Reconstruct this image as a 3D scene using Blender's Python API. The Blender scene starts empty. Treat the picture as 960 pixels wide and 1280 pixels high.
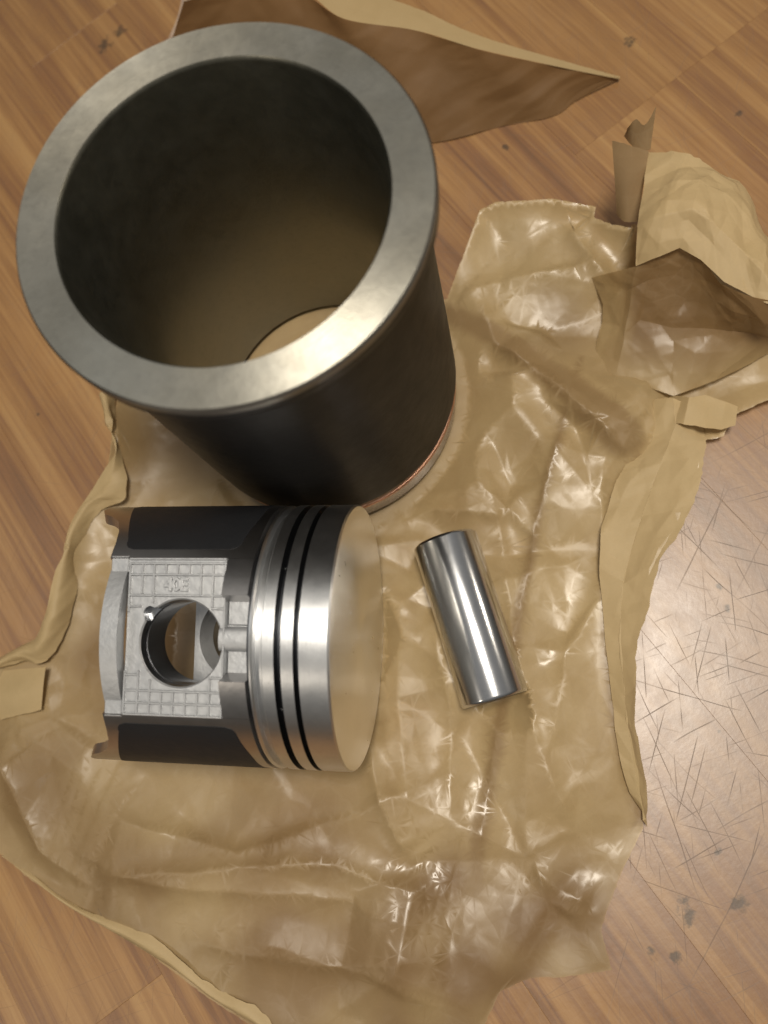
import bpy, bmesh, math, random
import numpy as np
from mathutils import Vector, Matrix, geometry
random.seed(7); R=math.radians
S=bpy.context.scene; COL=S.collection
# ---------------- camera (millimetre figures are divided by 1000)
cam=bpy.data.cameras.new('camera'); co=bpy.data.objects.new('camera',cam); COL.objects.link(co)
roll,tilt=-.6511,.2883
Mz=Matrix.Rotation(roll,4,'Z'); Mx=Matrix.Rotation(tilt,4,'X')
co.matrix_world=Matrix.Translation((0,0,.39043))@Mx@Mz
cam.sensor_fit='VERTICAL'; cam.sensor_height=36; cam.lens=36*1000/1280
cam.clip_start=.01; cam.clip_end=50
cam.dof.use_dof=True; cam.dof.focus_distance=.345; cam.dof.aperture_fstop=6.5
S.camera=co
# ---------------- ambient room light
w=bpy.data.worlds.new('World'); S.world=w; w.use_nodes=True
nt=w.node_tree; bg=nt.nodes['Background']
tc=nt.nodes.new('ShaderNodeTexCoord'); sp=nt.nodes.new('ShaderNodeSeparateXYZ'); nt.links.new(tc.outputs['Generated'],sp.inputs[0])
cr=nt.nodes.new('ShaderNodeValToRGB'); nt.links.new(sp.outputs['Z'],cr.inputs[0])
cr.color_ramp.elements[0].position=0.0; cr.color_ramp.elements[0].color=(.16,.14,.11,1)
cr.color_ramp.elements[1].position=.9; cr.color_ramp.elements[1].color=(.86,.84,.80,1)
nt.links.new(cr.outputs[0],bg.inputs[0]); bg.inputs[1].default_value=.33
# ---------------- lamps
def area(name,loc,target,size,power,col,shape='DISK',sy=None):
    l=bpy.data.lights.new(name,'AREA'); l.shape=shape; l.size=size; l.energy=power; l.color=col
    if sy: l.size_y=sy
    o=bpy.data.objects.new(name,l); COL.objects.link(o); o.location=loc
    o.rotation_euler=(Vector(target)-Vector(loc)).to_track_quat('-Z','Y').to_euler(); return o
area('ceiling_lamp',(.15,0,1.30),(0,.05,0),.31,16.0,(1,.915,.79))
area('wall_lamp',(1.9,-.35,1.25),(0,.05,0),.16,5,(1,.88,.72))
area('left_lamp',(-1.4,-.15,1.15),(0,.05,0),.16,3.0,(1,.88,.72))
area('side_lamp',(-.9,.9,1.5),(0,.05,0),.3,.8,(.80,.90,1.0))
S.view_settings.view_transform='Standard'; S.view_settings.look='None'; S.view_settings.exposure=-0.2; S.view_settings.gamma=1
S.render.engine='CYCLES'

# ---------------- helpers
def tag(o,label=None,cat=None,group=None,kind=None):
    for k,v in (('label',label),('category',cat),('group',group),('kind',kind)):
        if v: o[k]=v
    return o
def empty(name,label,cat):
    o=bpy.data.objects.new(name,None); COL.objects.link(o); o.empty_display_size=.02; return tag(o,label,cat)
def link(name,me,mat,parent=None,smooth=True,angle=30):
    if mat: me.materials.append(mat)
    if smooth:
        me.polygons.foreach_set('use_smooth',[True]*len(me.polygons)); me.set_sharp_from_angle(angle=R(angle))
    o=bpy.data.objects.new(name,me); COL.objects.link(o)
    if parent: o.parent=parent
    return o
def mesh(name,v,f):
    me=bpy.data.meshes.new(name); me.from_pydata([tuple(float(a)*.001 for a in p) for p in v],[],[tuple(int(i) for i in q) for q in f]); me.validate(); me.update(); return me
def lathe(prof,axis='Z',n=160,closed=False):
    """prof: (radius, height) ; axis X puts height on x"""
    v=[];f=[];m=len(prof)
    for r,h in prof:
        for k in range(n):
            a=2*math.pi*k/n; c,s=r*math.cos(a),r*math.sin(a)
            v.append((c,s,h) if axis=='Z' else (h,c,s))
    rng=m if closed else m-1
    for i in range(rng):
        j=(i+1)%m
        for k in range(n):
            q=(k+1)%n; f.append((i*n+k,i*n+q,j*n+q,j*n+k))
    if not closed:
        for i in (0,m-1):
            if prof[i][0]<1.0: f.append([i*n+k for k in range(n)])
    return v,f
def box(x0,x1,y0,y1,z0,z1,b=0):
    v=[(x0,y0,z0),(x1,y0,z0),(x1,y1,z0),(x0,y1,z0),(x0,y0,z1-b),(x1,y0,z1-b),(x1,y1,z1-b),(x0,y1,z1-b)]
    f=[(3,2,1,0),(0,1,5,4),(1,2,6,5),(2,3,7,6),(3,0,4,7)]
    if b:
        v+=[(x0+b,y0+b,z1),(x1-b,y0+b,z1),(x1-b,y1-b,z1),(x0+b,y1-b,z1)]
        f+=[(4,5,9,8),(5,6,10,9),(6,7,11,10),(7,4,8,11),(8,9,10,11)]
    else: f.append((4,5,6,7))
    return v,f
def join(*vf):
    V=[];F=[]
    for v,f in vf:
        o=len(V); V+=list(v); F+=[[i+o for i in q] for q in f]
    return V,F
# ---------------- node helpers
def mat(name):
    m=bpy.data.materials.new(name); m.use_nodes=True; t=m.node_tree; return m,t,t.nodes['Principled BSDF']
class N:
    def __init__(s,t): s.t=t
    def n(s,ty,**k):
        x=s.t.nodes.new(ty)
        for a,b in k.items(): setattr(x,a,b)
        return x
    def l(s,a,b): s.t.links.new(a,b)
    def math(s,op,a,b=None,clamp=False):
        x=s.n('ShaderNodeMath',operation=op,use_clamp=clamp)
        for i,q in enumerate((a,b)):
            if q is None: continue
            if isinstance(q,(int,float)): x.inputs[i].default_value=q
            else: s.l(q,x.inputs[i])
        return x.outputs[0]
    def mapping(s,vec,scale=(1,1,1),rot=(0,0,0),loc=(0,0,0)):
        x=s.n('ShaderNodeMapping'); s.l(vec,x.inputs[0]); x.inputs['Scale'].default_value=scale; x.inputs['Rotation'].default_value=rot; x.inputs['Location'].default_value=loc; return x.outputs[0]
    def noise(s,vec,scale,detail=4,rough=.55,dist=0):
        x=s.n('ShaderNodeTexNoise'); s.l(vec,x.inputs['Vector']); x.inputs['Scale'].default_value=scale; x.inputs['Detail'].default_value=detail; x.inputs['Roughness'].default_value=rough; x.inputs['Distortion'].default_value=dist; return x.outputs['Fac']
    def vor(s,vec,scale,feature='DISTANCE_TO_EDGE'):
        x=s.n('ShaderNodeTexVoronoi',feature=feature); s.l(vec,x.inputs['Vector']); x.inputs['Scale'].default_value=scale; return x.outputs['Distance']
    def ramp(s,fac,stops,interp='LINEAR'):
        x=s.n('ShaderNodeValToRGB'); s.l(fac,x.inputs[0]); e=x.color_ramp.elements; x.color_ramp.interpolation=interp
        while len(e)<len(stops): e.new(.5)
        for q,(p,c) in zip(e,stops):
            q.position=p; q.color=(c,c,c,1) if isinstance(c,(int,float)) else (*c,1)
        return x.outputs[0]
    def mix(s,fac,a,b,mode='MIX'):
        x=s.n('ShaderNodeMix',data_type='RGBA',blend_type=mode)
        for i,q in ((0,fac),(6,a),(7,b)):
            if isinstance(q,(int,float)): x.inputs[i].default_value=q
            elif isinstance(q,tuple): x.inputs[i].default_value=(*q,1)
            else: s.l(q,x.inputs[i])
        return x.outputs[2]
    def bump(s,h,strength,dist,normal=None):
        x=s.n('ShaderNodeBump'); s.l(h,x.inputs['Height']); x.inputs['Strength'].default_value=strength; x.inputs['Distance'].default_value=dist
        if normal: s.l(normal,x.inputs['Normal'])
        return x.outputs[0]
def setp(p,**k):
    for a,b in k.items():
        i=p.inputs[a.replace('_',' ')]
        i.default_value=(*b,1) if isinstance(b,tuple) else b

# ---------------- floor material
STAINS=[(102.5,-10.9,1.6),(98.4,-20.4,1.9),(-1.5,-110,3.6),(1.5,-104.4,2.2),(19.4,-118.5,3.6),(267.2,246.0,3.2),(278.1,172.3,2.2),(51.5,475.8,4),(38.2,474.8,5),(175.9,240.8,2.2),(-22.9,-112.9,2.4),(-15.7,-119.5,2.6),(26,-98,1.6),(60,-60,1.2)]
def wood_material():
    m,t,p=mat('worn_wood_floor'); g=N(t)
    geo=g.n('ShaderNodeNewGeometry').outputs['Position']; rnd=g.n('ShaderNodeObjectInfo').outputs['Random']
    off=g.n('ShaderNodeCombineXYZ'); g.l(g.math('MULTIPLY',rnd,7.3),off.inputs[0]); g.l(g.math('MULTIPLY',rnd,31.7),off.inputs[1])
    va=g.n('ShaderNodeVectorMath',operation='ADD'); g.l(geo,va.inputs[0]); g.l(off.outputs[0],va.inputs[1]); v=va.outputs[0]
    bands=g.noise(g.mapping(v,(74,3.2,1)),1,3,.5,.35)
    grain=g.noise(g.mapping(v,(380,6.5,1)),1,5,.62,.4)
    fine=g.noise(g.mapping(v,(1400,60,1)),1,3,.6)
    knots=g.noise(g.mapping(v,(26,6,1)),1,2,.5,1.2)
    f=g.math('ADD',g.math('MULTIPLY',bands,.52),g.math('MULTIPLY',grain,.36)); f=g.math('ADD',f,g.math('MULTIPLY',fine,.10))
    f=g.math('ADD',f,g.math('MULTIPLY',g.math('SUBTRACT',rnd,.5),.05)); f=g.math('ADD',f,g.math('MULTIPLY',g.math('SUBTRACT',knots,.5),.12))
    c=g.ramp(f,[(.32,(.10,.038,.013)),(.42,(.205,.085,.028)),(.48,(.265,.125,.036)),(.53,(.33,.165,.052)),(.64,(.42,.235,.082))])
    tint=g.noise(g.mapping(v,(9,3,1)),1,2); c=g.mix(g.math('MULTIPLY',tint,.35),c,(.30,.16,.035))
    # scratches
    wp=g.noise(geo,9,2); wv=g.n('ShaderNodeVectorMath',operation='MULTIPLY_ADD'); 
    g.l(wp,wv.inputs[0]); wv.inputs[1].default_value=(.011,.011,0); g.l(geo,wv.inputs[2]); wvo=wv.outputs[0]
    scr=None
    for k,(ang,n,wd,ly,th) in enumerate(((14,230,.026,22,.60),(22,110,.016,11,.62),(-6,190,.024,18,.61),(55,210,.026,20,.60),(66,90,.015,10,.62),(-38,180,.024,17,.61),(98,150,.022,20,.61),(-72,230,.026,26,.61),(36,300,.034,32,.60))):
        q=g.n('ShaderNodeSeparateXYZ'); g.l(g.mapping(wvo,(1,1,1),(0,0,R(ang)),(k*.37,k*.61,0)),q.inputs[0])
        u=g.math('MULTIPLY',q.outputs[0],n); idn=g.math('FLOOR',u); fr=g.math('SUBTRACT',u,idn)
        wn_=g.n('ShaderNodeTexWhiteNoise',noise_dimensions='1D'); g.l(g.math('ADD',idn,k*17.3),wn_.inputs['W'])
        pos=g.math('ADD',g.math('MULTIPLY',wn_.outputs['Value'],.8),.1)
        d=g.math('ABSOLUTE',g.math('SUBTRACT',fr,pos)); line=g.ramp(d,[(wd,1.),(wd*2.2,0.)])
        cb=g.n('ShaderNodeCombineXYZ'); g.l(g.math('MULTIPLY',q.outputs[1],ly),cb.inputs[0]); g.l(g.math('MULTIPLY',wn_.outputs['Value'],97.),cb.inputs[1]); g.l(g.math('MULTIPLY',idn,3.1),cb.inputs[2])
        mk=g.ramp(g.noise(cb.outputs[0],1,2,.6),[(th-.03,0.),(th+.06,1.)])
        q2=g.math('MULTIPLY',line,mk); scr=q2 if scr is None else g.math('MAXIMUM',scr,q2)
    # worn, scratched varnish patch; its pale tint paints in the lamp glare
    sx=g.n('ShaderNodeSeparateXYZ'); g.l(geo,sx.inputs[0])
    dx=g.math('SUBTRACT',sx.outputs[0],.085); dy=g.math('SUBTRACT',sx.outputs[1],-.045)
    rr=g.math('SQRT',g.math('ADD',g.math('MULTIPLY',dx,dx),g.math('MULTIPLY',dy,dy)))
    nz=g.noise(geo,18,4,.6)
    glare_wear=g.ramp(g.math('ADD',rr,g.math('MULTIPLY',g.math('SUBTRACT',nz,.5),.10)),[(.03,1.),(.15,.12)])
    c=g.mix(g.math('MULTIPLY',glare_wear,.62),c,(.34,.25,.19))
    patch=g.ramp(g.noise(geo,75,6,.75),[(.45,0.),(.60,1.)]); c=g.mix(g.math('MULTIPLY',g.math('MULTIPLY',patch,glare_wear),.35),c,(.22,.15,.11))
    c=g.mix(g.math('MULTIPLY',scr,g.math('ADD',g.math('MULTIPLY',glare_wear,.52),.12)),c,(.045,.030,.022))
    # ground-in spots
    tot=None; sn=g.noise(geo,260,3)
    for x,y,r in STAINS:
        dn=g.n('ShaderNodeVectorMath',operation='DISTANCE'); g.l(geo,dn.inputs[0]); dn.inputs[1].default_value=(x*.001,y*.001,0)
        d=g.math('ADD',dn.outputs['Value'],g.math('MULTIPLY',g.math('SUBTRACT',sn,.5),r*.0034))
        q=g.ramp(g.math('DIVIDE',d,r*.0011),[(.35,1.),(1.,0.)]); tot=q if tot is None else g.math('MAXIMUM',tot,q)
    c=g.mix(g.math('MULTIPLY',tot,.68),c,(.022,.018,.012))
    specks=g.ramp(g.vor(g.mapping(geo,(1,1,1),(0,0,0),(3,3,0)),42,'F1'),[(0,1.),(.035,1.),(.06,0.)]); spm=g.ramp(g.noise(geo,13,2),[(.55,0.),(.62,1.)])
    c=g.mix(g.math('MULTIPLY',g.math('MULTIPLY',specks,spm),.6),c,(.04,.03,.02))
    g.l(c,p.inputs['Base Color'])
    ro=g.math('ADD',g.math('MULTIPLY',g.noise(geo,55,5,.7),.22),.27); ro=g.math('ADD',ro,g.math('MULTIPLY',scr,.2)); g.l(ro,p.inputs['Roughness'])
    p.inputs['Specular IOR Level'].default_value=.95
    g.l(g.bump(g.noise(geo,260,3,.6),.10,.0006),p.inputs['Normal'])
    return m
WOOD=wood_material()
# ---------------- paper materials
def paper_material(name,base,dark,gloss,transp,transl,soak_shade=.3,attr=None):
    m,t,p=mat(name); g=N(t); geo=g.n('ShaderNodeNewGeometry').outputs['Position']
    a=g.noise(geo,7,4,.6,.4); b=g.noise(geo,38,5,.65,.8); fib=g.noise(geo,900,2,.6)
    f=g.ramp(g.math('ADD',g.math('MULTIPLY',a,.6),g.math('MULTIPLY',b,.4)),[(.38,0.),(.62,1.)])
    c=g.mix(g.math('MULTIPLY',f,soak_shade),base,dark)
    c=g.mix(g.math('MULTIPLY',g.math('SUBTRACT',fib,.2),.16),c,tuple(x*.55 for x in base))
    if attr:
        an=g.n('ShaderNodeAttribute',attribute_name=attr); c=g.mix(g.math('MULTIPLY',an.outputs['Fac'],.85),c,(.24,.145,.060))  # attribute browns the paper: painted shade, soaked patches and doubled layers
    # creases: fine network, darker wax cracked pale
    wn=g.n('ShaderNodeVectorMath',operation='MULTIPLY_ADD'); g.l(g.noise(geo,30,3),wn.inputs[0]); wn.inputs[1].default_value=(.02,.02,.01); g.l(geo,wn.inputs[2])
    e1=g.vor(wn.outputs[0],42); e2=g.vor(g.mapping(wn.outputs[0],(1,1,1),(0,0,.7),(2,3,1)),95)
    cre=g.ramp(e1,[(0,1.),(.045,0.)]); cre2=g.ramp(e2,[(0,1.),(.06,0.)])
    msk=g.ramp(g.noise(geo,22,3),[(.45,0.),(.6,1.)])
    cm=g.math('MULTIPLY',g.math('MAXIMUM',cre,g.math('MULTIPLY',cre2,.6)),msk)
    c=g.mix(g.math('MULTIPLY',cm,.09 if gloss else 0.),c,(.62,.50,.33))
    g.l(c,p.inputs['Base Color'])
    p.inputs['Roughness'].default_value=.62 if not gloss else .5
    bh=g.math('ADD',g.math('MULTIPLY',e1,.5),g.math('MULTIPLY',g.noise(geo,60,2,.5,.4),.5))
    nb=g.bump(bh,.30,.0030 if gloss else .0018); nb2=nb
    g.l(nb2,p.inputs['Normal'])
    if gloss:
        p.inputs['Coat Weight'].default_value=gloss; p.inputs['Coat IOR'].default_value=1.5
        cro=g.ramp(g.noise(geo,16,3),[(.35,.24),(.65,.50)]); g.l(cro,p.inputs['Coat Roughness']); g.l(nb,p.inputs['Coat Normal'])
    out=t.nodes['Material Output']; tl=g.n('ShaderNodeBsdfTranslucent'); g.l(c,tl.inputs[0]); g.l(nb2,tl.inputs['Normal'])
    m1=g.n('ShaderNodeMixShader'); m1.inputs[0].default_value=transl; g.l(p.outputs[0],m1.inputs[1]); g.l(tl.outputs[0],m1.inputs[2])
    tr=g.n('ShaderNodeBsdfTransparent'); tr.inputs[0].default_value=(.95,.80,.55,1)
    m2=g.n('ShaderNodeMixShader'); g.l(g.math('MULTIPLY',g.ramp(a,[(.35,.5),(.65,1.5)]),transp),m2.inputs[0]); g.l(m1.outputs[0],m2.inputs[1]); g.l(tr.outputs[0],m2.inputs[2])
    g.l(m2.outputs[0],out.inputs[0]); return m
WAX=paper_material('waxed_paper',(.52,.385,.195),(.36,.235,.10),.85,.15,.14,.55,'soak_shade')
KRAFT=paper_material('matte_kraft_back',(.54,.405,.215),(.43,.31,.145),0,.03,.16,.5)
SHADE_BROWN=paper_material('shaded_inner_paper',(.35,.24,.125),(.27,.175,.08),.35,.04,.18,.5)  # paper colour darkened to paint in the shade on inner folds
# ---------------- metals
def metal(name,col,rough,aniso=0,axis=None,patina=None,metallic=1,fine=0,coat=0,ring=None,blotch=.3,spec=None,speck=.18):
    m,t,p=mat(name); g=N(t); ob=g.n('ShaderNodeTexCoord').outputs['Object']
    a=g.noise(ob,28,4,.6,.3); f=g.noise(ob,350,3,.6)
    c=g.mix(g.math('MULTIPLY',g.ramp(a,[(.35,0.),(.65,1.)]),blotch),col,patina or tuple(x*.75 for x in col))
    c=g.mix(g.math('MULTIPLY',g.ramp(f,[(.5,0.),(.75,1.)]),speck),c,tuple(x*.6 for x in col)); g.l(c,p.inputs['Base Color'])
    setp(p,Metallic=metallic); g.l(g.math('ADD',g.math('MULTIPLY',g.noise(ob,90,4,.7),rough*.5),rough*.75),p.inputs['Roughness'])
    if aniso:
        p.inputs['Anisotropic'].default_value=aniso; p.inputs['Anisotropic Rotation'].default_value=.25
        tg=g.n('ShaderNodeTangent',direction_type='RADIAL',axis=axis); g.l(tg.outputs[0],p.inputs['Tangent'])
    h=g.math('MULTIPLY',f,fine)
    if ring:   # turning marks
        s=g.n('ShaderNodeSeparateXYZ'); g.l(ob,s.inputs[0]); i={'Z':(0,1),'X':(1,2)}[axis or 'Z']
        if ring[0]=='face': q=g.math('SQRT',g.math('ADD',g.math('MULTIPLY',s.outputs[i[0]],s.outputs[i[0]]),g.math('MULTIPLY',s.outputs[i[1]],s.outputs[i[1]])))
        else: q=s.outputs[{'Z':2,'X':0}[axis or 'Z']]
        cb=g.n('ShaderNodeCombineXYZ'); g.l(g.math('MULTIPLY',q,ring[1]),cb.inputs[0]); h=g.math('ADD',h,g.math('MULTIPLY',g.noise(cb.outputs[0],1,3,.7),ring[2]))
    g.l(g.bump(h,.35,.0004),p.inputs['Normal'])
    if coat: p.inputs['Coat Weight'].default_value=coat; p.inputs['Coat Roughness'].default_value=.3
    if spec is not None: p.inputs['Specular IOR Level'].default_value=spec
    return m
STEEL_FACE=metal('turned_steel_face',(.66,.635,.55),.38,.62,'Z',(.40,.365,.28),fine=.4,ring=('face',1500,.5),blotch=.45,speck=.25)
STEEL_EDGE=metal('steel_flange_edge',(.22,.21,.19),.42,.3,'Z')
BLACKP=metal('black_phosphate_coating',(.011,.0105,.0105),.5,0,None,(.018,.016,.013),metallic=0,fine=.5,spec=.28)
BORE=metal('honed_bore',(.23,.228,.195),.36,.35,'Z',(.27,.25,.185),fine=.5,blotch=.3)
BAND=metal('machined_lower_band',(.34,.29,.24),.28,.4,'Z')
COPPER=metal('copper',(.85,.48,.32),.38,fine=0)
ALU=metal('turned_aluminium',(.80,.81,.82),.38,.6,'X',(.52,.53,.54),fine=.15,ring=('side',1800,.5),blotch=.3)
CROWN=metal('turned_crown_face',(.80,.78,.72),.30,.5,'X',(.66,.63,.56),fine=.04,ring=('face',1600,.12),blotch=.2,speck=.05)
SKIRT=metal('skirt_aluminium',(.55,.54,.54),.33,.4,'X',(.34,.33,.32),fine=.3,blotch=.3)
CAST=metal('cast_aluminium',(.50,.51,.52),.50,0,None,(.43,.44,.46),metallic=.75,fine=1.6,blotch=.4)
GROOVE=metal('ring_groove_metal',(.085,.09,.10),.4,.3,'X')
HOLE=metal('pin_bore_aluminium',(.40,.41,.43),.24,.5,'Z')
GRAPH=metal('graphite_skirt_coating',(.011,.012,.014),.55,0,None,(.016,.016,.018),metallic=0,fine=.8,spec=.35)
PINM=metal('ground_steel',(.66,.67,.69),.19,.45,'X',(.60,.61,.63),fine=.04,blotch=.15)
PINE=metal('pin_end_steel',(.16,.155,.15),.35)

# ================= floor
fl=link('floor',mesh('floor',[(-900,-800,-9),(1100,-800,-9),(1100,1500,-9),(-900,1500,-9)],[(0,1,2,3)]),None,smooth=False)
dk,_,pp=mat('gap_dirt'); setp(pp,Base_Color=(.03,.018,.01),Roughness=.9); fl.data.materials.append(dk); tag(fl,kind='structure')
PW,PL=69.0,420.0
pv,pf=box(.02,PW-.02,.02,PL-.02,-8,0,.08); pme=mesh('plank',pv,pf); pme.materials.append(WOOD)
joint={-1:497,0:497,3:211,4:211,-4:2,-3:300,-2:120,1:330,2:60,-5:190}
# columns counted from the one whose left edge is x=-7
for k in range(-12,15):
    j=joint.get(k,random.uniform(0,PL))
    if k==-1: j=230
    x=-7+k*PW; y=j-PL*3
    while y<1300:
        if y+PL>-700:
            o=bpy.data.objects.new('plank',pme); COL.objects.link(o); o.parent=fl; o.location=(x*.001,y*.001,0)
        y+=PL

# ================= crumpling functions (all in mm)
def h2(i,j,s):
    n=(i.astype(np.int64)*374761393+j.astype(np.int64)*668265263+s*2147483647)&0xffffffff
    n=((n^(n>>13))*1274126177)&0xffffffff; return ((n^(n>>16))&0xffff)/65535.0
def vn(x,y,sc,s):
    x=x/sc;y=y/sc;i=np.floor(x);j=np.floor(y);u=x-i;v=y-j;u=u*u*(3-2*u);v=v*v*(3-2*v)
    a,b,c,d=h2(i,j,s),h2(i+1,j,s),h2(i,j+1,s),h2(i+1,j+1,s)
    return (a*(1-u)+b*u)*(1-v)+(c*(1-u)+d*u)*v-.5
def facet(x,y,sc,s,ang=0.,warp=.55):
    X=x+warp*sc*1.6*vn(x,y,sc*1.3,s+11); Y=y+warp*sc*1.6*vn(x,y,sc*1.3,s+12)
    c,t=math.cos(ang),math.sin(ang); x,y=(X*c-Y*t)/sc,(X*t+Y*c)/sc
    i=np.floor(x);j=np.floor(y);u=x-i;v=y-j
    a,b,c2,d=h2(i,j,s),h2(i+1,j,s),h2(i,j+1,s),h2(i+1,j+1,s)
    dg=h2(i,j,s+5)>.5
    z1=np.where(u>v,a+(b-a)*u+(d-b)*v,a+(d-c2)*u+(c2-a)*v)
    z2=np.where(u+v<1,a+(b-a)*u+(c2-a)*v,d+(c2-d)*(1-u)+(b-d)*(1-v))
    return np.where(dg,z1,z2)-.5
def segd(x,y,poly):
    D=np.full(x.shape,1e9); T=np.zeros(x.shape); SG=np.zeros(x.shape); L=0
    ln=[math.dist(poly[k][:2],poly[k+1][:2]) for k in range(len(poly)-1)]; tot=sum(ln)
    for k in range(len(poly)-1):
        ax,ay=poly[k][:2];bx,by=poly[k+1][:2];dx,dy=bx-ax,by-ay
        t=np.clip(((x-ax)*dx+(y-ay)*dy)/(dx*dx+dy*dy),0,1); d=np.hypot(x-ax-t*dx,y-ay-t*dy)
        m=d<D; D=np.where(m,d,D); T=np.where(m,(L+t*ln[k])/tot,T); SG=np.where(m,np.sign((x-ax)*dy-(y-ay)*dx),SG); L+=ln[k]
    return D,T,SG
def crease(x,y,poly,h,w1,w2):
    """ridge with different slope lengths on its two sides, fading at the ends"""
    D,T,SG=segd(x+3*vn(x,y,17,3),y+3*vn(x,y,17,4),poly); w=np.where(SG>0,w1,w2)
    return h*np.exp(-(np.sqrt(D*D+1.6)-1.26)/w)*np.clip(np.minimum(T,1-T)*6,0,1)
def crumple(x,y,s=0,k=1.):
    amp=.55+1.1*(vn(x,y,70,s+77)+.5)
    return k*amp*(7.5*facet(x,y,47,s+1,.4,.3)+5.2*facet(x,y,25,s+2,1.1,.35)+3.0*facet(x,y,13,s+3,.2,.4)+1.25*facet(x,y,7,s+4,.8)+.4*facet(x,y,3.6,s+8,.5))
# ================= main sheet
OUT=[(-81.6,254.9,20.0),(-88.3,230.5,22.0),(-93.3,223.5,20.0),(-113.1,218.6,16.0),(-124.4,213.8,16.0),(-134.8,205.8,17.0),(-141.2,197.2,18.0),(-152.4,190.6,18.0),(-166.2,179.1,16.0),(-179.6,171.5,10.0),(-189.9,173.4,6.0),(-208.2,175.8,5.0),(-237.6,181.7,4.0),(-264.3,132.0,4.0),(-257.8,106.6,4.0),(-255.2,94.6,3.0),(-247.7,75.3,3.0),(-234.4,50.3,3.0),(-212.3,12.6,4.0),(-198.0,-19.5,4.0),(-187.6,-38.2,4.0),(-178.8,-62.9,3.0),(-113.3,-104.8,2.0),(-99.3,-95.6,2.0),(-86.2,-89.3,2.0),(-71.7,-92.0,2.0),(-61.2,-98.9,2.0),(-40.9,-108.2,3.0),(-35.1,-94.4,3.0),(-29.9,-90.3,3.0),(-14.3,-81.5,3.0),(-5.7,-77.6,3.0),(6.4,-72.0,3.0),(12.9,-62.3,3.0),(19.4,-50.4,3.0),(30.8,-33.0,3.0),(53.9,-5.5,3.0),(64.8,4.7,3.0),(87.7,15.4,4.0),(106.0,22.9,4.0),(129.9,36.0,5.0),(140.6,46.3,6.0),(150.1,41.7,7.0),(159.1,46.8,8.0),(176.7,42.5,8.0),(194.2,35.6,8.0),(233,52,4),(250,95,4),(225,112,4),(203,134,8),(184,150,22),(180.4,146.8,28.0),(176.0,155.5,24.0),(173.6,166.1,20.0),(177.5,169.2,22.0),(164.5,187.5,22.0),(143.4,206.4,20.0),(135.2,209.5,18.0),(110.2,194.7,12.0),(90.8,184.5,3.0),(90.2,201.9,1.0),(72.3,237.2,1.0),(30.9,274.4,1.0),(-11.5,279.0,1.0),(-53.1,276.2,1.0)]
LX,LY=13.585,180.376
PX,PY,PZ,YAW=-39.416,62.085,56.93,-.6639
QX,QY,QYAW,QL,QR=1.74,45.04,1.222,77.6,15.5
def resample(poly,step,closed=True,jit=0):
    o=[];n=len(poly)
    for i in range(n if closed else n-1):
        a=poly[i];b=poly[(i+1)%n];m=max(1,int(math.dist(a[:2],b[:2])/step))
        for k in range(m):
            t=k/m; q=[a[d]+(b[d]-a[d])*t for d in range(3)]
            if jit: q[0]+=random.uniform(-jit,jit); q[1]+=random.uniform(-jit,jit)
            o.append(q)
    return o
def ceiling_under_objects(x,y):
    """the highest the sheet may stand below the things that lie on it"""
    cap=np.full(x.shape,1e3)
    d=np.hypot(x-LX,y-LY); cap=np.minimum(cap,np.where(d<72,.9,.9+(d-72)*.55))
    c,s=math.cos(YAW),math.sin(YAW); ax=(x-PX)*c+(y-PY)*s; cy=-(x-PX)*s+(y-PY)*c
    o=np.maximum(np.maximum(ax-1,-108-ax),0); low=PZ-np.sqrt(np.maximum(55.6**2-cy**2,0)); cap=np.minimum(cap,low+o*.9-.3+np.where(abs(cy)>55,abs(cy)-55,0))
    c,s=math.cos(QYAW),math.sin(QYAW); ax=(x-QX)*c+(y-QY)*s; cy=-(x-QX)*s+(y-QY)*c
    o=np.maximum(abs(ax)-QL/2-1,0); low=1.5+QR-np.sqrt(np.maximum((QR+.4)**2-cy**2,0)); cap=np.minimum(cap,low+o*.6-.2)
    return np.maximum(cap,.6)
CRE=[([(119.0,111.2),(67.4,72.2),(17.7,31.2),(-21.1,-4.4),(-55.6,-35.6),(-72.9,-52.2)],4.5,3.,9.),
([(-217.1,60.2),(-197.0,45.2),(-145.2,14.1),(-115.8,-4.7),(-91.9,-35.4),(-78.9,-48.2)],9,9.,5.),
([(-230.6,141.5),(-231.3,108.5),(-233.6,82.6),(-218.3,50.1)],9,5,9),
([(89.9,183.6),(100.1,138.8),(104.9,106.2),(106.8,71.9),(110.6,53.0)],15,4,14),
([(92.9,184.0),(125.3,170.8),(152.8,152.5),(166.3,143.6)],8,6,6),([(162.9,174.6),(158.8,147.1),(162.0,132.2)],7,3,5),
([(141.4,219.1),(94.3,185.9)],8,4,6),([(-66.6,37.5),(-81.7,3.7),(-85.9,-27.2)],6,4,6),
([(-4.9,108.8),(19.2,100.2),(47.7,72.4)],4,3,5),([(-195.6,9.6),(-146.5,-35.0),(-95.8,-64.5)],5,5,9),
([(-44.2,-55.7),(-38.8,-71.3),(-31.5,-84.0)],5,3,4),([(105.3,73.1),(68.2,31.2),(29.8,-23.6),(8.6,-67.8)],4,3,3),
([(93.1,156.6),(44.9,100.9),(53.4,42.7)],4,3,4),([(-148,150),(-120,110),(-150,70)],5,4,6),([(-235,95),(-190,35),(-120,-20),(-90,-60)],6,6,16),([(-205,88),(-150,25),(-100,8),(-45,-5)],5,12,4),([(-175,0),(-130,-50),(-105,-85)],5,5,12),([(-10,60),(-30,20),(-60,-20)],5,4,8),([(60,110),(30,55),(0,10),(-20,-60)],4,8,3),([(75,25),(30,10),(-10,-25)],3.5,3,7)]
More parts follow.
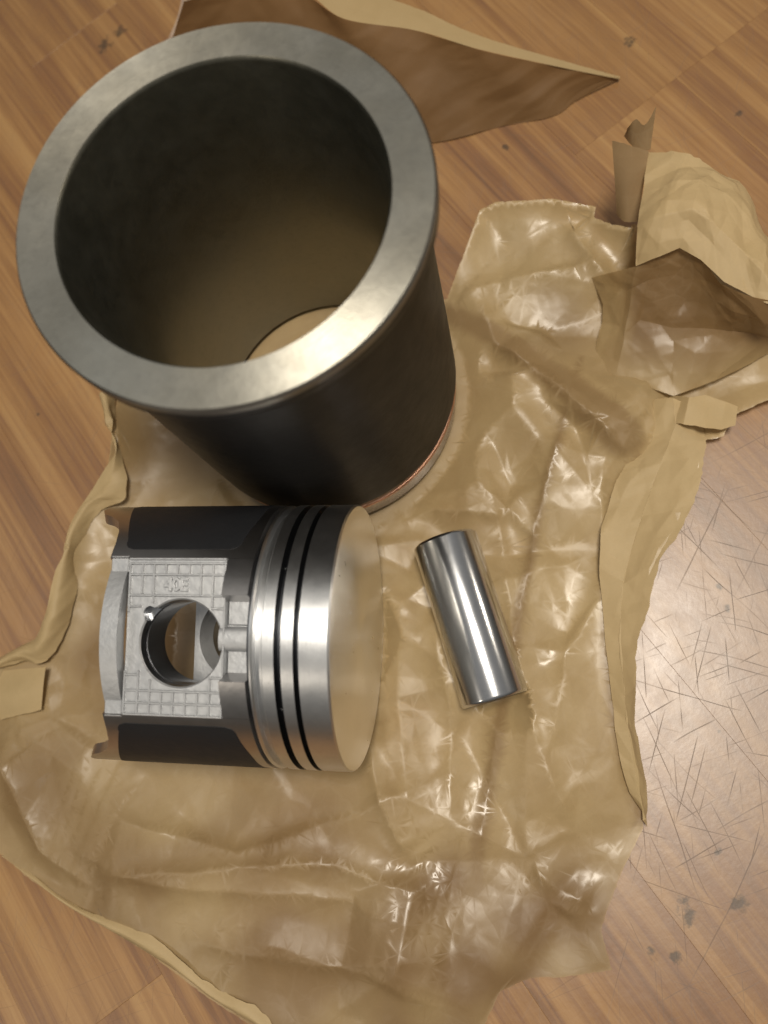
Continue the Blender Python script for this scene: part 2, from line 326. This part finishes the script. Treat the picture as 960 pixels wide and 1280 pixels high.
SOAK_SHADE=[(-150,-25,62,.9),(-85,-75,60,1.15),(-215,45,40,.8),(-228,110,34,.7),(-142,140,34,1.15),(-70,215,34,.9),(70,215,30,.5),(130,130,22,.6),(-40,-90,38,1.0)]  # brown patches: painted shadows beside piston and liner, plus soaked, see-through paper
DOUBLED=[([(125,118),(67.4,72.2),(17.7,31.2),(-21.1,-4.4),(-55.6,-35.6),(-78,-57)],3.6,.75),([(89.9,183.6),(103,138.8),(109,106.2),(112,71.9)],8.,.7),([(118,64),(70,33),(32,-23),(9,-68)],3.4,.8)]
def tri_lookup(P,T,H,x,y):
    z=np.zeros(x.shape)
    for a,b,c in T:
        x0,y0=P[a];x1,y1=P[b];x2,y2=P[c]; dt=(y1-y2)*(x0-x2)+(x2-x1)*(y0-y2)
        if abs(dt)<1e-9: continue
        m=np.nonzero((x>=min(x0,x1,x2)-.01)&(x<=max(x0,x1,x2)+.01)&(y>=min(y0,y1,y2)-.01)&(y<=max(y0,y1,y2)+.01))[0]
        u=((y1-y2)*(x[m]-x2)+(x2-x1)*(y[m]-y2))/dt; v=((y2-y0)*(x[m]-x2)+(x0-x2)*(y[m]-y2))/dt; w=1-u-v
        k=(u>-1e-4)&(v>-1e-4)&(w>-1e-4); z[m[k]]=u[k]*H[a]+v[k]*H[b]+w[k]*H[c]
    return z
def network(sp,seed,amp):
    """random facets: corner points, triangles, corner heights and the crease lines between them"""
    rs=np.random.RandomState(seed); xs=np.arange(-285,270,sp); ys=np.arange(-125,300,sp); X,Y=np.meshgrid(xs,ys)
    X=X+rs.uniform(-.46,.46,X.shape)*sp; Y=Y+rs.uniform(-.46,.46,Y.shape)*sp
    P=[Vector((float(a),float(b))) for a,b in zip(X.ravel(),Y.ravel())]
    vo,eo,fo,_,_,_=geometry.delaunay_2d_cdt(P,[],[],0,1e-4)
    Pn=np.array([(p.x,p.y) for p in vo]); H=rs.uniform(-1,1,len(Pn))*amp*(.4+1.2*(vn(Pn[:,0],Pn[:,1],70,seed+3)+.5))
    return Pn,[tuple(f) for f in fo],H,[tuple(e) for e in eo]
NETS=[network(40,11,5.4),network(18,12,2.6),network(7.4,13,.50)]
CRP=[]
for poly,h,w1,w2 in CRE:
    q=resample([(a,b,0) for a,b in poly],2.6,False,.35)+[(poly[-1][0],poly[-1][1],0)]
    # gentle wander with kinks
    a=np.array(q); a[:,0]+=2.5*vn(a[:,0],a[:,1],19,301); a[:,1]+=2.5*vn(a[:,0],a[:,1],19,302); CRP.append(([tuple(t[:2]) for t in a],h,w1,w2))
def sheet_height(x,y):
    D,T,SG=segd(x,y,[p[:2] for p in OUT]+[OUT[0][:2]])
    P=np.array(resample(OUT,4.)); H=np.zeros(x.shape); W=np.zeros(x.shape)
    for px,py,pz in P:
        w=1/((x-px)**2+(y-py)**2+20)**2; H+=w*pz; W+=w
    H=H/W
    base=4.2+.32*crumple(x,y,0,.35)
    calm=1-.72*np.clip(1.6-np.hypot((x+150)/95,(y-10)/75),0,1)      # the near left part is only gently folded
    for k,(Pn,Tn,Hn,En) in enumerate(NETS): base=base+tri_lookup(Pn,Tn,Hn*np.interp(Pn[:,0]*0+1,[0,1],[1,1]),x,y)*(1 if k==0 else calm)
    for poly,h,w1,w2 in CRP:
        D2,T2,SG2=segd(x,y,poly); base=base+.8*h*np.exp(-D2/(1.6*np.where(SG2>0,w1,w2)))*np.clip(np.minimum(T2,1-T2)*6,0,1)
    base=np.where(base<1.6,.7+.9*np.exp((np.minimum(base,1.6)-1.6)/2.5),base)
    e=np.exp(-D/10.0); z=base*(1-e)+(H+.6*vn(x,y,9,8))*e
    cap=ceiling_under_objects(x,y)
    return np.maximum(np.minimum(z,cap),.5)
def make_sheet():
    B=resample(OUT,1.5,jit=.25); poly=np.array([b[:2] for b in B]); n=len(poly)
    def inside(X,Y,poly=poly):
        ins=np.zeros(X.shape,bool)
        for i in range(len(poly)):
            x1,y1=poly[i];x2,y2=poly[(i+1)%len(poly)]
            if y1==y2: continue
            ins^=((y1>Y)!=(y2>Y))&(X<(x2-x1)*(Y-y1)/(y2-y1)+x1)
        return ins
    st=1.9; xs=np.arange(-268,252,st); ys=np.arange(-108,282,st); X,Y=np.meshgrid(xs,ys); X=X.copy(); X[1::2]+=st/2
    rs=np.random.RandomState(3); X=(X+rs.uniform(-.4,.4,X.shape)).ravel(); Y=(Y+rs.uniform(-.4,.4,Y.shape)).ravel()
    near=[tuple(p) for p in poly[::3]]+[tuple(poly[0])]
    D,_,_=segd(X,Y,near); ins=inside(X,Y)&(D>1.0)
    pts=[tuple(p) for p in poly]+list(zip(X[ins].tolist(),Y[ins].tolist())); edges=[]
    for Pn,Tn,Hn,En in NETS:
        Dn,_,_=segd(Pn[:,0],Pn[:,1],near); ok=inside(Pn[:,0],Pn[:,1])&(Dn>1.5); base=len(pts); idx={}
        for k in np.nonzero(ok)[0]: idx[int(k)]=len(pts); pts.append(tuple(Pn[k]))
        edges+=[(idx[a],idx[b]) for a,b in En if a in idx and b in idx]
    for q,_,_,_ in CRP:
        a=np.array(q); ok=inside(a[:,0],a[:,1]); prev=None
        for p,o in zip(q,ok):
            if o:
                pts.append(p); 
                if prev is not None: edges.append((prev,len(pts)-1))
                prev=len(pts)-1
            else: prev=None
    vo,_,fo,_,_,_=geometry.delaunay_2d_cdt([Vector((float(a),float(b))) for a,b in pts],edges,[list(range(n))],1,1e-4)
    V=np.array([(p.x,p.y) for p in vo]); print('sheet',len(V),len(fo)); Z=sheet_height(V[:,0],V[:,1])
    me=mesh('waxed_sheet',np.column_stack([V,Z]),[tuple(f) for f in fo])
    # normals of the slightly rounded creases
    x,y=V[:,0],V[:,1]; gx=np.zeros(x.shape); gy=np.zeros(x.shape)
    for ep,wt in ((.6,.6),(1.4,.4)):
        gx+=wt*(sheet_height(x+ep,y)-sheet_height(x-ep,y))/(2*ep); gy+=wt*(sheet_height(x,y+ep)-sheet_height(x,y-ep))/(2*ep)
    nr=np.stack([-gx,-gy,np.ones(x.shape)],1); nr/=np.linalg.norm(nr,axis=1,keepdims=True)
    if me.polygons[0].normal.z<0: me.flip_normals()
    me.polygons.foreach_set('use_smooth',[True]*len(me.polygons)); me.normals_split_custom_set_from_vertices(nr.tolist())
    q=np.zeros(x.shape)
    for cx,cy,r_,a in SOAK_SHADE: q=np.maximum(q,a*np.clip(1.25-np.hypot(x-cx,y-cy)/r_+.9*vn(x,y,19,201),0,1))
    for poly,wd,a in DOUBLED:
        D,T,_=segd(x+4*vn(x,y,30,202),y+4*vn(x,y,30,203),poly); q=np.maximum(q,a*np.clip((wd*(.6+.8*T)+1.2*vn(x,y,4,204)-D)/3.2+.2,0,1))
    at=me.attributes.new('soak_shade','FLOAT','POINT'); at.data.foreach_set('value',q.astype(np.float32))
    return me
def catmull(P,t):
    P=np.array(P,float); n=len(P)-1; s=np.clip(t*n,0,n-1e-6); i=s.astype(int); u=(s-i)[:,None]
    g=lambda k: P[np.clip(k,0,n)]
    p0,p1,p2,p3=g(i-1),g(i),g(i+1),g(i+2)
    return .5*((2*p1)+(-p0+p2)*u+(2*p0-5*p1+4*p2-p3)*u*u+(-p0+3*p1-3*p2+p3)*u**3)
def straight(P,t):
    P=np.array(P,float); n=len(P)-1; q=np.linspace(0,1,n+1); return np.stack([np.interp(t,q,P[:,d]) for d in range(3)],1)
def loft(name,rows,nu,nv,k=.3,seed=5,rag=.5,lin=False):
    catmull=straight if lin else globals()['catmull']
    tu=np.linspace(0,1,nu); R_=np.array([catmull(r,tu) for r in rows])      # rows x nu x 3
    tv=np.linspace(0,1,nv); G=np.stack([catmull(R_[:,j],tv) for j in range(nu)],1)   # nv x nu x 3
    du=np.gradient(G,axis=1); dv=np.gradient(G,axis=0); nrm=np.cross(du,dv); nrm/=np.linalg.norm(nrm,axis=2,keepdims=True)+1e-9
    if nrm[...,2].mean()<0: nrm=-nrm
    lu=np.cumsum(np.linalg.norm(du,axis=2),1); lv=np.cumsum(np.linalg.norm(dv,axis=2),0)
    d=k*(6.5*facet(lu,lv,27,seed+1,.4,.12)+3.2*facet(lu,lv,12.5,seed+2,1.0,.12)+.8*facet(lu,lv,5.5,seed+3,.3,.2))
    G=G+nrm*d[...,None]
    # ragged rim
    if rag:
        e=(vn(lu[-1],lu[-1]*0,6,seed+40)+.6*vn(lu[-1],lu[-1]*0,2.2,seed+41))*rag; G[-1]+=(G[-1]-G[-2])/np.linalg.norm(G[-1]-G[-2]+1e-9,axis=1,keepdims=True)*e[:,None]
    G[...,2]=np.maximum(G[...,2],.5)
    v=G.reshape(-1,3); f=[(a*nu+b,a*nu+b+1,(a+1)*nu+b+1,(a+1)*nu+b) for a in range(nv-1) for b in range(nu-1)]
    return mesh(name,v,f)
wp=empty('wrapping_paper','large crumpled tan waxed paper sheet spread under the liner, piston and pin','wrapping paper')
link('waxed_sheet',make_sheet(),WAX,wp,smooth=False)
F0=[(135.7,78.7,8.0),(118.8,63.8,7.0),(97.3,55.8,9.0),(76.9,41.8,10.0),(62.0,24.8,9.0),(44.6,0.9,9.0),(29.3,-23.2,8.0),(17.9,-42.6,8.0),(11.6,-56.8,7.0),(8.9,-68.0,6.0)]
F1=[(143,69.9,13),(135.2,59.1,13.0),(106.4,42.1,13.0),(86.0,29.0,13.0),(67.2,15.7,11.0),(50.2,-3.5,11.0),(33.8,-26.5,10.0),(21.8,-45.3,9.0),(14.3,-58.6,8.0),(9.0,-69.1,7.0)]
F2=[(151,57,9),(143.1,45.4,8.0),(131.8,33.0,6.0),(108.4,19.6,4.0),(89.7,13.1,3.0),(57.0,-7.9,3.0),(38.4,-29.9,3.0),(23.8,-49.3,3.0),(15.1,-63.9,3.0),(7.8,-72.5,3.0)]
link('folded_edge',loft('folded_edge',[[(x,y,z-1.0) for x,y,z in F0],F1,F2],300,70,.8,21,1.4,True),KRAFT,wp,angle=7)
PL0=[(146.4,72.8,4),(147.6,64.9,15),(154.7,61.5,13),(159.5,53.3,13),(163.0,48.3,11)]
PL1=[(133,68,4),(137,57,14),(143,49,16),(149,44,13),(156.1,42.1,11)]
H0=[(126,106,1),(132.6,97.5,5.0),(138.2,86.7,6.0),(145.8,71.6,7.0),(160.1,67.1,8.0),(176.1,63.2,8.0),(194.5,59.5,8.0),(212.0,49.8,8.0)]
H1=[(137,119,6),(145.0,108.3,16.0),(154.4,108.6,20.0),(162.8,95.8,20.0),(172.8,85.8,22.0),(183.5,76.5,22.0),(194.0,64.7,22.0),(212.4,56.7,22.0)]
H2=[(149,130,12),(158.1,120.7,30.0),(164.4,117.7,34.0),(173.1,109.7,38.0),(177.0,95.5,38.0),(180.7,81.6,38.0),(188.2,67.3,38.0),(205.8,57.1,38.0)]
H3=[(153,144,14),(162.2,124.6,40.0),(169.3,119.5,46.0),(177.5,115.3,50.0),(180.2,104.9,50.0),(180.5,90.5,50.0),(187.1,70.8,50.0),(200.0,56.5,50.0)]
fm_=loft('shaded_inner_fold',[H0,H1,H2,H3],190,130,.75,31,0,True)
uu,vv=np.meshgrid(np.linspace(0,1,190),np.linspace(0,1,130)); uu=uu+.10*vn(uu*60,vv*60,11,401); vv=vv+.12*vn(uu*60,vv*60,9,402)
sk_=(np.clip((uu-.03)/.20,0,1)*np.clip((vv-.02)/.30,0,1)*1.12).ravel()  # paints the hollow's shade, browner inwards from two edges
at_=fm_.attributes.new('soak_shade','FLOAT','POINT'); at_.data.foreach_set('value',sk_.astype(np.float32))
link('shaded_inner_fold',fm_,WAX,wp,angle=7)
C1=[(172.0,135.6,48.0),(180.8,129.8,55.0),(189.4,123.4,58.0),(192.7,111.4,56.0),(194.0,97.1,54.0),(193.4,78.6,52.0),(203.8,60.6,50.0)]
C2=[(185.1,148.9,48.0),(194.4,141.2,54.0),(202.8,133.1,56.0),(208.2,121.7,54.0),(208.0,106.4,50.0),(198.4,83.3,50.0),(208.8,64.1,46.0)]
C3=[(203.4,165.3,44.0),(212.1,149.9,48.0),(219.9,136.4,46.0),(224.6,126.5,44.0),(221.2,114.6,42.0),(214.0,100.2,40.0),(215.3,73.2,40.0)]
link('curled_corner',loft('curled_corner',[H3[1:],C1,C2,C3],190,150,.95,41,1.6,True),KRAFT,wp,angle=7)
link('upright_fold',loft('upright_fold',[[(180.1,157.2,26.0),(179.8,151.2,27.0),(183.8,146.7,28.0)],[(187.0,174.0,58.0),(192.5,169.0,55.0),(199.9,162.4,50.0)]],24,40,.12,51,.6),SHADE_BROWN,wp,angle=16)
link('torn_tip',loft('torn_tip',[[(198.5,177.2,48.0),(196.4,169.9,50.0),(197.3,165.5,50.0),(201.0,162.6,50.0)],[(196.2,174.5,58.0),(200.5,174.0,60.0),(201.7,169.3,60.0),(207.4,169.8,66.0)]],24,16,.1,61,.6),SHADE_BROWN,wp,angle=16)
link('turned_in_corner',loft('turned_in_corner',[[(-207.3,170.3,8.0),(-196,163,10),(-184.8,155.6,12.0)],[(-216,161,11),(-204,153,13),(-190.9,147.7,12.0)],[(-220.5,149.6,8.0),(-209,144,10),(-197.9,138.7,11.0)]],40,30,.2,71),KRAFT,wp,angle=16)
E0=[(-256,93,3),(-247.7,75.3,4),(-234.4,50.3,5),(-212.3,12.6,6),(-198.0,-19.5,6),(-187.6,-38.2,6),(-178,-62,5)]
EQ=[.8,1.5,.6,4.5,3.6,5,2.5]
link('turned_up_rim',loft('turned_up_rim',[[(x,y,z-3) for x,y,z in E0],[(x+.6*q,y+.5*q,z-1+q*.6) for (x,y,z),q in zip(E0,EQ)],[(x+1.4*q,y+1.0*q,z-2+q*.5) for (x,y,z),q in zip(E0,EQ)]],160,14,.3,81,1.2),KRAFT,wp,angle=25)
link('pleated_collar',loft('pleated_collar',[PL0,PL1],60,30,.35,121,.8,True),KRAFT,wp,angle=16)
LO=[(x,y,z+2) for x,y,z in OUT[:12]]
LIN=[(-77.9,254.8,14.0),(-85.8,238.3,14.0),(-90.4,221.3,14.0),(-103.4,203.3,10.0),(-118.1,207.3,8.0),(-130.7,203.4,8.0),(-142.1,196.1,7.0),(-150.9,181.6,6.0),(-167.8,165.7,5.0),(-185.2,159.2,5.0),(-194.8,167.4,4.0),(-210.6,173.0,4.0)]
link('upright_edge',loft('upright_edge',[LO,[((a[0]+b[0])/2,(a[1]+b[1])/2,(a[2]+b[2])/2+5.5) for a,b in zip(LO,LIN)],[(x,y,z+4) for x,y,z in LIN]],220,30,.7,111,.8),KRAFT,wp,angle=16)
# ================= second piece of paper, standing behind the liner
bp=empty('paper_scrap','shaded paper flap with pale upper strip, standing behind the liner rim','wrapping paper')
B0=[(51.6,424.2,1.0),(93.5,366.9,1.0),(123.7,292.6,1.0),(149.3,269.5,1.0),(179.2,253.5,1.0),(205.7,237.7,1.0),(222.3,236.3,1.0),(245.7,231.2,1.0)]
B1=[(83.5,405.2,50.0),(109.3,385.7,50.0),(133.3,356.2,52.0),(140.3,329.2,50.0),(166.6,302.5,42.0),(187.2,275.2,34.0),(215.4,250.7,20.0),(245.3,229.8,3.0)]
B2=[(104.3,445.8,40.0),(128.0,420.3,40.0),(150.9,385.3,44.0),(159.8,352.0,42.0),(178.1,319.3,36.0),(194.6,285.1,30.0),(220.4,256.6,17.0),(247.3,231.2,2.0)]
SHADE_DARK=paper_material('shaded_flap_paper',(.22,.12,.045),(.15,.08,.028),0,.03,.12,.5)  # paper with the standing flap's shade put into its colour
link('standing_flap',loft('standing_flap',[B0,B1],170,60,.35,91,0),SHADE_DARK,bp,angle=20)
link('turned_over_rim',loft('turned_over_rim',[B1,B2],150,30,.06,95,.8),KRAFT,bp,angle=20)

# ================= clear film behind the liner
m,t,p=mat('clear_film'); g=N(t); geo=g.n('ShaderNodeNewGeometry').outputs['Position']
setp(p,Base_Color=(.75,.74,.72),Roughness=.16,IOR=1.45); g.l(g.bump(g.noise(geo,90,4,.6,1.),.8,.004),p.inputs['Normal'])
trn=g.n('ShaderNodeBsdfTransparent'); mx=g.n('ShaderNodeMixShader'); mx.inputs[0].default_value=.72; g.l(p.outputs[0],mx.inputs[1]); g.l(trn.outputs[0],mx.inputs[2]); g.l(mx.outputs[0],t.nodes['Material Output'].inputs[0])
FILM=m
fm=link('plastic_film',loft('plastic_film',[[(62,440,2),(75,418,3),(96,400,2)],[(86,448,9),(95,428,12),(112,410,8)],[(104,478,3),(128,452,5),(150,425,3)]],50,40,.3,101,1.),FILM,None,angle=20)
tag(fm,'small clear plastic film scrap lying on wood behind the liner rim','plastic film')

# ================= cylinder liner
ln=empty('cylinder_liner','upright black cylinder liner with wide bright steel rim and open bore','cylinder liner')
n=Vector((.0224,-.0114,1)).normalized(); ln.rotation_euler=Vector((0,0,1)).rotation_difference(n).to_euler(); ln.location=(LX*.001,LY*.001,.0018+.0009)
HT=174.2; RF=70.18; RB=55.27
def L(name,prof,m,closed=False): return link(name,mesh(name,*lathe(prof,'Z',192,closed)),m,ln,angle=28)
L('rim_face',[(RB+.9,HT),(RF-.8,HT)],STEEL_FACE)
L('flange_edge',[(RF-.8,HT),(RF,HT-.9),(RF,HT-3.6)],STEEL_EDGE)
L('bore_wall',[(RB+.9,HT),(RB+.5,HT-.5),(RB,HT-1.6),(RB,1.5),(RB+1.5,0)],BORE)
L('outer_wall',[(RF,HT-3.6),(RF-.1,HT-8),(69.6,HT-9),(65.6,HT-10.2),(65.5,120),(66.3,70),(66.8,28),(66.2,26.9),(65.0,26.7)],BLACKP)
L('lower_band',[(65.0,26.7),(65.0,20.2),(64.2,19.9),(64.2,16.6),(65.3,16.3),(65.3,4),(63.6,0),(RB+1.5,0)],BAND)
L('sealing_ring',[(64.9+1.25*math.cos(a),18.2+1.25*math.sin(a)) for a in [2*math.pi*i/12 for i in range(12)]],COPPER,True)

# ================= piston
pi=empty('piston','bright aluminium piston lying on its side with dark skirt patches and pin hole up','piston')
M=Matrix.Translation((PX*.001,PY*.001,PZ*.001))@Matrix.Rotation(YAW,4,'Z')@Matrix.Rotation(R(6.5),4,'X')
pi.matrix_world=M
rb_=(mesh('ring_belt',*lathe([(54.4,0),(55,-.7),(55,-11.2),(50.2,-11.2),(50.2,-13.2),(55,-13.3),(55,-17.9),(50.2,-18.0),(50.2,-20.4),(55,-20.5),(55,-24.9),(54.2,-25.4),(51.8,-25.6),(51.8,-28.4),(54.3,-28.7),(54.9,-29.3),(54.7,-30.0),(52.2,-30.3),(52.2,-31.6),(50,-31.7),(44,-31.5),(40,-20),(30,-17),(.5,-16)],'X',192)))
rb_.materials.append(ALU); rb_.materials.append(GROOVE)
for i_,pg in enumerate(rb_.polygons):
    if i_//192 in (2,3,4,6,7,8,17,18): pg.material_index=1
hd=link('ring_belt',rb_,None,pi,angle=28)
link('crown',mesh('crown',*lathe([(54.4,0),(53.4,.15),(48,.15),(30,.15),(.5,.15)],'X',192)),CROWN,pi,angle=28)
def sms(a,b,x): t=min(1,max(0,(x-a)/(b-a))); return t*t*(3-2*t)
def patch(ph0,ph1,fx0,fx1,ro,ri,nphi=60,nx=14):
    """shell on the piston cylinder between two angles (degrees from +z), x limits given per angle"""
    V=[];F=[]
    for r in (ro,ri):
        for i in range(nphi+1):
            ph=ph0+(ph1-ph0)*i/nphi; a=R(ph); x0,x1=fx0(ph),fx1(ph)
            for j in range(nx+1): V.append((x0+(x1-x0)*j/nx, r*math.sin(a), r*math.cos(a)))
    m=nx+1; o=(nphi+1)*m
    for i in range(nphi):
        for j in range(nx):
            a=i*m+j; F.append((a,a+1,a+m+1,a+m)); F.append((o+a,o+a+m,o+a+m+1,o+a+1))
    for j in range(nx):
        F.append((j,o+j,o+j+1,j+1)); a=nphi*m+j; F.append((a,a+1,o+a+1,o+a))
    for i in range(nphi):
        a=i*m; F.append((a,a+m,o+a+m,o+a)); a=i*m+nx; F.append((a,o+a,o+a+m,a+m))
    return V,F
def fold(ph): ph=abs(ph); return min(ph,180-ph)
xend=lambda ph: float(np.interp(fold(ph),[33,41,48,56,61,64,70,78],[-90.2,-90.8,-92.3,-96,-101,-106,-109.5,-110.5]))
xst=lambda ph: -31.6
for s in (1,-1):
    sk=link('skirt',mesh('skirt',*patch(s*32.6,s*147.4,xend,xst,54.9,50.5,90,30)),SKIRT,pi,angle=25)
    def rc(ph):
        d=fold(ph)-37.2; r=4.0
        return r-math.sqrt(max(0,r*r-(r-d*.96)**2)) if d*.96<r else 0
    xl=lambda ph: -86-.36*max(0,min(fold(ph),74)-42)+rc(ph)
    xr=lambda ph: -38.3+2.6*sms(38,60,fold(ph))-rc(ph)
    link('skirt_coating',mesh('skirt_coating',*patch(s*37.2,s*142.8,xl,xr,55.06,54.6,110,6)),GRAPH,sk,angle=25)
HXC,HYC=-59.9,-2.4
def boss(sgn):
    """plate with the pin bore: outline rectangle to circle, depth towards the piston axis"""
    n=144; V=[];F=[]
    x0,x1,y0,y1=-82.4,-41.9,-29.7,29.7
    def rect(a):
        c,s=math.cos(a),math.sin(a); q=1e9
        for lim,cc,cen in ((x1,c,HXC),(x0,c,HXC),(y1,s,HYC),(y0,s,HYC)):
            if abs(cc)>1e-9:
                k=(lim-cen)/cc
                if k>0: q=min(q,k)
        return q
    def notch(a,r):
        # keyhole beside the bore: circle of radius 2.6 at distance 16.6, at 139 degrees
        ca=R(139); d=16.9; b=a-ca; b=(b+math.pi)%(2*math.pi)-math.pi
        dsc=2.7**2-(d*math.sin(b))**2
        if abs(b)<1 and dsc>0: return max(r,d*math.cos(b)+math.sqrt(dsc))
        return r
    ang=sorted([2*math.pi*k/n for k in range(n)]+[math.atan2(y-HYC,x-HXC)%(2*math.pi) for x in (x0,x1) for y in (y0,y1)]); n=len(ang)
    rings=[('rect',0,20),('rect',0,45.6),('rect',-.5,46.1),('n',16.9,46.1),('n',16.3,45.5),('n',16.0,42.4),('c',16.0,42.35),('c',17.3,42.3),('c',17.3,40.6),('c',16.0,40.5),('c',15.9,25.5),('c',20.3,20)]
    for kind,r,z in rings:
        for a in ang:
            q=rect(a)+r if kind=='rect' else notch(a,r) if kind=='n' else r
            V.append((HXC+q*math.cos(a),HYC+q*math.sin(a),z*sgn))
    for i in range(len(rings)):
        j=(i+1)%len(rings)
        for k in range(n): F.append((i*n+k,i*n+(k+1)%n,j*n+(k+1)%n,j*n+k))
    return V,F,n
for sgn in (1,-1):
    V,F,n=boss(sgn); me=mesh('pin_boss',V,F); me.materials.append(CAST); me.materials.append(HOLE)
    for i,pg in enumerate(me.polygons):
        if 4<=i//n<=9: pg.material_index=1
    b=link('pin_boss',me,None,pi,angle=25)
    def zz(v): return [(x,y,z*sgn) for x,y,z in v]
    def part(name,vf,m,par=None): return link(name,mesh(name,zz(vf[0]),vf[1]),m,par or pi,smooth=False)
    band=patch(-32.4,32.4,lambda p:-89.9,lambda p:-82.9,52.0,46.2,40,2)
    link('locating_band',mesh('locating_band',zz(band[0]),band[1]),CAST if sgn>0 else SKIRT,pi,angle=25)
    for s in (1,-1):
        part('skirt_tab',box(-89.8,-82.5,*sorted((s*24.2,s*30.6)),40,46.0,.4),CAST)
        sh=patch(s*16.6,s*32.5,lambda p:-41.8,lambda p:-31.6,54.9,44,16,2)
        link('shoulder',mesh('shoulder',zz(sh[0]),sh[1]),SKIRT,pi,angle=25)
        part('recess_floor',box(-41.7,-31.6,*sorted((s*4.6,s*15.6)),30,44.0+(.6 if s>0 else 0),.3),CAST)
    # rounded bridge between boss and ring belt
    nb=16;v=[];f=[]
    for x in (-44.5,-31.6):
        for k in range(nb+1):
            a=math.pi*k/nb; v.append((x,4.6*math.cos(a)-.6,43.5+3.6*math.sin(a)**.45))
    for k in range(nb): f.append((k,k+1,nb+2+k,nb+1+k))
    f.append(list(range(nb+1))); f.append(list(range(nb+1,2*nb+2)))
    link('boss_bridge',mesh('boss_bridge',zz(v),f),CAST,pi,angle=40)
    if sgn<0: continue
    def rib(x0,x1,y0,y1): part('rib',box(x0,x1,y0,y1,45.9,47.15,.22),CAST,b)
    W=.42; X=[-80.9+4.78*k for k in range(9)]
    for y,xa,xb in ((29.35,-81.6,-42.2),(27.6,-81.2,-42.6),(23.3,-81.2,-42.6),(15.4,-80.9,-42.6),(-20.4,-81.6,-42.6),(-25.0,-81.6,-42.6),(-29.3,-81.8,-42.2)): rib(xa,xb,y-W,y+W)
    rib(X[0],X[1],11.2-W,11.2+W); rib(-47.6,-42.4,10.6-W,10.6+W); rib(-81.4,-75.6,-14.6-W,-14.6+W); rib(-47.6,-42.4,-15-W,-15+W)
    for k,x in enumerate(X):
        if k in (0,8): continue
        lo={2:12.5,6:15.0,7:11.0,1:16.0}.get(k,23.6)
        rib(x-W,x+W,lo,27.3)
        hi={1:-13.0,2:-16.2,7:-15.3}.get(k,-20.7); rib(x-W,x+W,-29.0,hi)
    rib(-42.9,-42.1,-29.0,29.0); rib(-81.7,-80.9,9,27); rib(-82.0,-81.2,-29,-13)
    # cast mark
    cu=bpy.data.curves.new('cast_mark','FONT'); cu.body='40E'; cu.size=.0068; cu.extrude=.0005; cu.bevel_depth=.00022; cu.offset=.0001; cu.space_character=.9
    to=bpy.data.objects.new('cast_mark_source',cu); COL.objects.link(to); dg=bpy.context.evaluated_depsgraph_get()
    tm=bpy.data.meshes.new_from_object(to.evaluated_get(dg)); bpy.data.objects.remove(to)
    tm.materials.clear(); tm.materials.append(CAST); tm.name='cast_mark'
    tm.transform(Matrix.Translation((-.0670,.0173,.0464)))
    link('cast_mark',tm,None,b,angle=30)
# interior web of the piston joining bosses to the crown
for sgn in (1,-1):
    link('inner_web',mesh('inner_web',*box(-42,-20,*(-26,26),*sorted((sgn*22,sgn*43.0)))),CAST,pi,smooth=False)

# ================= piston pin
pn=empty('piston_pin','polished steel piston pin lying alone on the crumpled paper','piston pin')
pn.matrix_world=Matrix.Translation((QX*.001,QY*.001,(1.5+QR)*.001))@Matrix.Rotation(QYAW,4,'Z')
h=QL/2
link('outer_surface',mesh('outer_surface',*lathe([(QR-.9,-h+.15),(QR-.15,-h+.9),(QR,-h+1.6),(QR,h-1.6),(QR-.15,h-.9),(QR-.9,h-.15)],'X',160)),PINM,pn,angle=40)
for s in (1,-1):
    link('end_ring',mesh('end_ring',*lathe([(QR-.9,s*(h-.15)),(QR-1.3,s*h),(8.6,s*h),(8.0,s*(h-.8))],'X',96)),PINE,pn,angle=30)
link('inner_bore',mesh('inner_bore',*lathe([(8.0,-h+.8),(8.0,h-.8)],'X',96)),PINE,pn)
